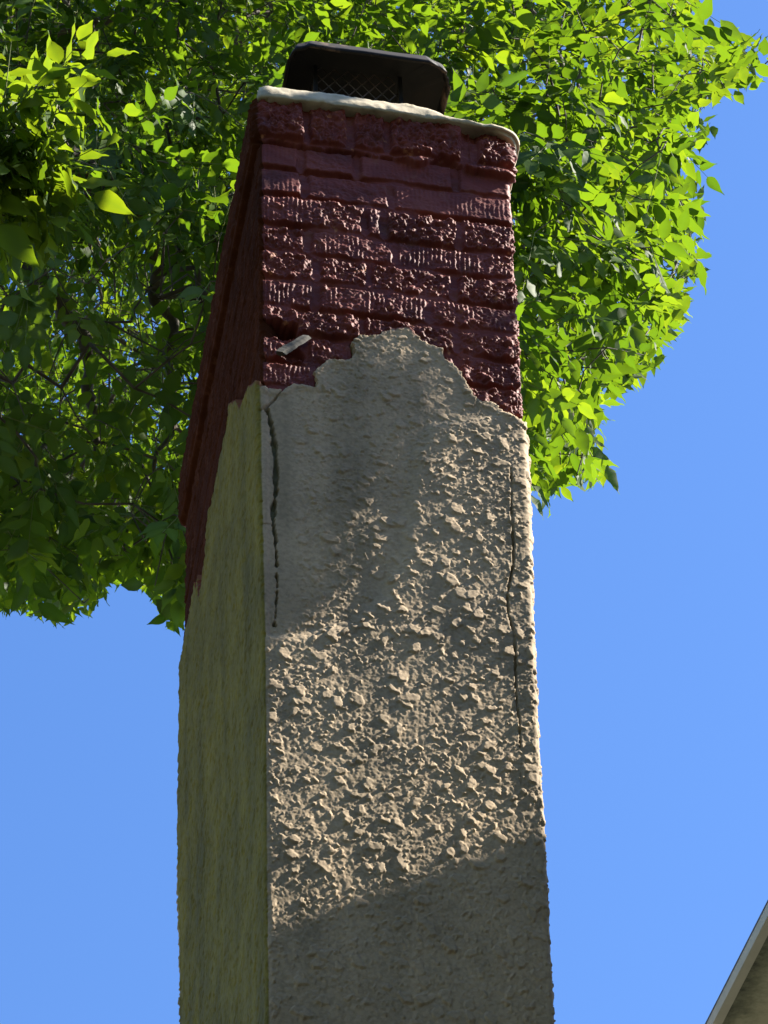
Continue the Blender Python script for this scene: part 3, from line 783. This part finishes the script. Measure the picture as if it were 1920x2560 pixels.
    for i in order:
        p = allP[i]; D = np.linalg.norm(XY[:cnt] - p, axis=1); j = int(np.argmin(D + .25 * dd[:cnt] + 50. * (isb[:cnt] != (kind[i] == 2))))
        q = XY[j]; L = D[j]
        # sagging midpoint
        if L > .12:
            XY[cnt] = q + (p - q) * .5 + R.normal(0, .035 * L, 3) + np.array([0, 0, .10 * L]); par[cnt] = j; dd[cnt] = dd[j] + L / 2; isb[cnt] = kind[i] == 2; j = cnt; cnt += 1
        XY[cnt] = p; par[cnt] = j; dd[cnt] = dd[j] + L / 2; isb[cnt] = kind[i] == 2; spray_node[i] = cnt; cnt += 1
    load = np.zeros(cnt); 
    for i in range(cnt - 1, nl - 1, -1):
        load[i] += 1 if load[i] == 0 else 0
        if par[i] >= nl: load[par[i]] += load[i]
    # twig mesh, 4-sided
    idx = np.arange(nl, cnt); a = XY[par[idx]]; b = XY[idx]; rb = np.clip(.0013 * load[idx] ** .44, .0011, .025)
    ra = np.clip(rb * 1.25, .001, .02); dirn = b - a; dirn /= np.linalg.norm(dirn, axis=1)[:, None] + 1e-9
    ref = np.where(np.abs(dirn[:, 2:3]) < .9, [[0, 0, 1.]], [[1., 0, 0]]); x = np.cross(dirn, ref); x /= np.linalg.norm(x, axis=1)[:, None]; y = np.cross(dirn, x)
    V = []
    for base, rr in ((a, ra), (b, rb)):
        for q in range(4):
            w = math.pi / 2 * q; V.append(base + rr[:, None] * (math.cos(w) * x + math.sin(w) * y))
    V = np.stack(V, 1); m = len(idx); F = []
    o8 = (np.arange(m) * 8)[:, None]
    for q in range(4): F.append(o8 + np.array([[q, (q + 1) % 4, 4 + (q + 1) % 4, 4 + q]]))
    F = np.concatenate(F)
    tw = mesh('twigs', V.reshape(-1, 3), F, M_BARK, tr); tw.name = 'twigs'; tw['kind'] = 'stuff'
    # trunk and limbs
    t = MB(); tp = curve([np.array([-3.1, 6.7, -.1]), np.array([-3.16, 6.72, 1.5]), np.array([-3.05, 6.8, 3.4]), fork + [0, 0, .12]], 8)
    t.tube(tp, np.linspace(.24, .15, len(tp)) * (1 + .35 * np.exp(-np.arange(len(tp)) / 1.6)), 16); t.build('trunk', M_BARK, tr, True)
    for c in curves:
        b_ = MB(); k = len(c); rr = .075 * (1 - np.linspace(0, 1, k)) ** 1.3 + .004
        b_.tube(c, rr, 8); b_.build('branch', M_BARK, tr, True)
    # ---- leaflets
    prof_t = np.array([0, .06, .16, .30, .46, .62, .76, .88, 1.0]); prof_w = np.array([.03, .36, .76, 1.0, .94, .68, .36, .14, .0])
    nr = len(prof_t)
    LP, LX, LY, LZ_, LL, LWd, TN, AN, RP, ST = [], [], [], [], [], [], [], [], [], []
    cc = pt(np.array(300.), np.array(200.), np.array(9.))
    for i in np.where(has > 0)[0]:
        p = allP[i]; k = kind[i]; base = XY[par[spray_node[i]]]
        gdir = p - base; gdir /= np.linalg.norm(gdir) + 1e-9
        out = p - cc; out /= np.linalg.norm(out) + 1e-9
        for rep in range(2 if k != 2 else 2):
            ax = out * .7 + gdir * .4 + R.normal(0, .45, 3) + np.array([0, 0, -.30]); ax /= np.linalg.norm(ax)
            nrm = np.array([0, 0, 1.]) + R.normal(0, .6, 3); nrm -= ax * (nrm @ ax)
            if np.linalg.norm(nrm) < .2: nrm = np.array([.3, -1., .2]); nrm -= ax * (nrm @ ax)
            nrm /= np.linalg.norm(nrm); sd_ = np.cross(ax, nrm)
            far = 2.4 if k == 3 else (.66 if project(p)[0] < 1200 else .82) if (k == 0 and np.linalg.norm(p - CAM) > 9) else 1.; pairs = R.integers(2, 4); Lf = R.uniform(.058, .092) * (.95 if k == 1 else 1)
            tone = np.clip(R.normal(.82 if k == 1 else .48, .24), 0, 1)
            specs = [((pairs * .045 + .03) * far, 0)]
            for g in range(pairs): specs += [((g * .045 + .028) * far, 1), ((g * .045 + .028) * far, -1)]
            ST.append((p, p + ax * (pairs * .045 * far + .034), k, len(LP)))
            for (sx, sgn) in specs:
                o = p + ax * sx; dr = ax if sgn == 0 else ax * .62 + sd_ * sgn * .8
                dr = dr + R.normal(0, .14, 3) + np.array([0, 0, -.26]); dr /= np.linalg.norm(dr)
                nn = nrm + R.normal(0, .26, 3); nn -= dr * (nn @ dr); nn /= np.linalg.norm(nn) + 1e-9
                LP.append(o + dr * .006); LX.append(dr); LZ_.append(nn); LL.append(Lf * R.uniform(.75, 1.12) * far); LWd.append(R.uniform(.17, .235)); TN.append(np.clip(tone + R.normal(0, .1), 0, 1)); AN.append(i); RP.append(rep)
    LP, LX, LZ_, LL, LWd, TN, AN, RP = map(np.array, (LP, LX, LZ_, LL, LWd, TN, AN, RP))
    LY = np.cross(LZ_, LX)
    # trim what strays past the crown's outline
    tip = LP + LX * LL[:, None]; mid = LP + LX * LL[:, None] * .5
    keep = np.ones(len(LP), bool); slack = R.exponential(20, 200000)[(AN * 2 + RP) % 200000] + R.uniform(0, 10, len(LP))
    for q_ in (tip, mid):
        u, v = project(q_); ins = inside(u, v, crown_poly); dd_ = poly_dist(u, v, crown_poly)
        keep &= ins | (dd_ < (slack if q_ is tip else slack * .55))
    keep |= kind[AN] >= 2
    # and keep the shading bough inside its own patch
    m2 = kind[AN] == 2
    rel = mid - ORG; tt = ((rel @ NX)) / (SUN @ NX); F0 = rel - tt[:, None] * SUN
    fa, fz = F0 @ AX, F0[:, 2]
    sdir = np.array([SUN @ AX, SUN[2]]); sdir /= np.hypot(*sdir)
    for q_ in (mid, tip, LP):
        rel = q_ - ORG - .008 * NX; tt = (rel @ NX) / (SUN @ NX); F0 = rel - tt[:, None] * SUN; fa, fz = F0 @ AX, F0[:, 2]
        for sh in (-.03, .05): keep &= ~m2 | inside(fa + sh * sdir[0], fz + sh * sdir[1], shade_poly)
    u, v = project(tip); u2, v2 = project(LP)
    keep &= ~(m2 & ((np.minimum(u, u2) < 1990) & (np.maximum(v, v2) > -60)))
    LP, LX, LY, LZ_, LL, LWd, TN = [q[keep] for q in (LP, LX, LY, LZ_, LL, LWd, TN)]
    n = len(LP)
    # leaf stalks of the sprays that are still whole
    sa = np.array([q[0] for q in ST]); sb = np.array([q[1] for q in ST]); sk = keep[np.array([min(q[3], len(keep) - 1) for q in ST])]
    sa, sb = sa[sk], sb[sk]; d_ = sb - sa; d_ /= np.linalg.norm(d_, axis=1)[:, None]; x_ = np.cross(d_, [[.3, .2, 1.]]); x_ /= np.linalg.norm(x_, axis=1)[:, None]; y_ = np.cross(d_, x_)
    VS = np.stack([b_ + r_ * (math.cos(w) * x_ + math.sin(w) * y_) for b_, r_ in ((sa, .0011), (sb, .0006)) for w in (0, 2.09, 4.19)], 1)
    FS = np.concatenate([(np.arange(len(sa)) * 6)[:, None] + np.array([[q, (q + 1) % 3, 3 + (q + 1) % 3, 3 + q]]) for q in range(3)])
    so = mesh('leaf_stalks', VS.reshape(-1, 3), FS, M_STALK, tr); so['kind'] = 'stuff'
    fold = R.uniform(.05, .35, n); curl = R.uniform(-.02, .30, n)
    V = np.zeros((n, nr, 3, 3)); vein = np.zeros((n, nr, 3)); 
    for r_, (t_, w_) in enumerate(zip(prof_t, prof_w)):
        c = LP + LX * (LL * t_)[:, None] - LZ_ * (LL * curl * t_ * t_)[:, None]
        hw = LL * LWd * w_
        for s_ in (-1, 0, 1):
            V[:, r_, s_ + 1] = c + LY * (hw * s_)[:, None] + LZ_ * (hw * fold * abs(s_) + (.03 * LL * math.sin(r_ * 2.1 + s_) if s_ else 0))[:, None]
        vein[:, r_, 1] = .35
    qf = []
    for r_ in range(nr - 1):
        for s_ in range(2): qf.append([r_ * 3 + s_, r_ * 3 + s_ + 1, (r_ + 1) * 3 + s_ + 1, (r_ + 1) * 3 + s_])
    F = ((np.arange(n) * nr * 3)[:, None, None] + np.array(qf)[None]).reshape(-1, 4)
    mesh('crown', V.reshape(-1, 3), F, M_LF, tr, attrs={'tone': np.repeat(TN, nr * 3), 'vein': vein.ravel()})
tree()
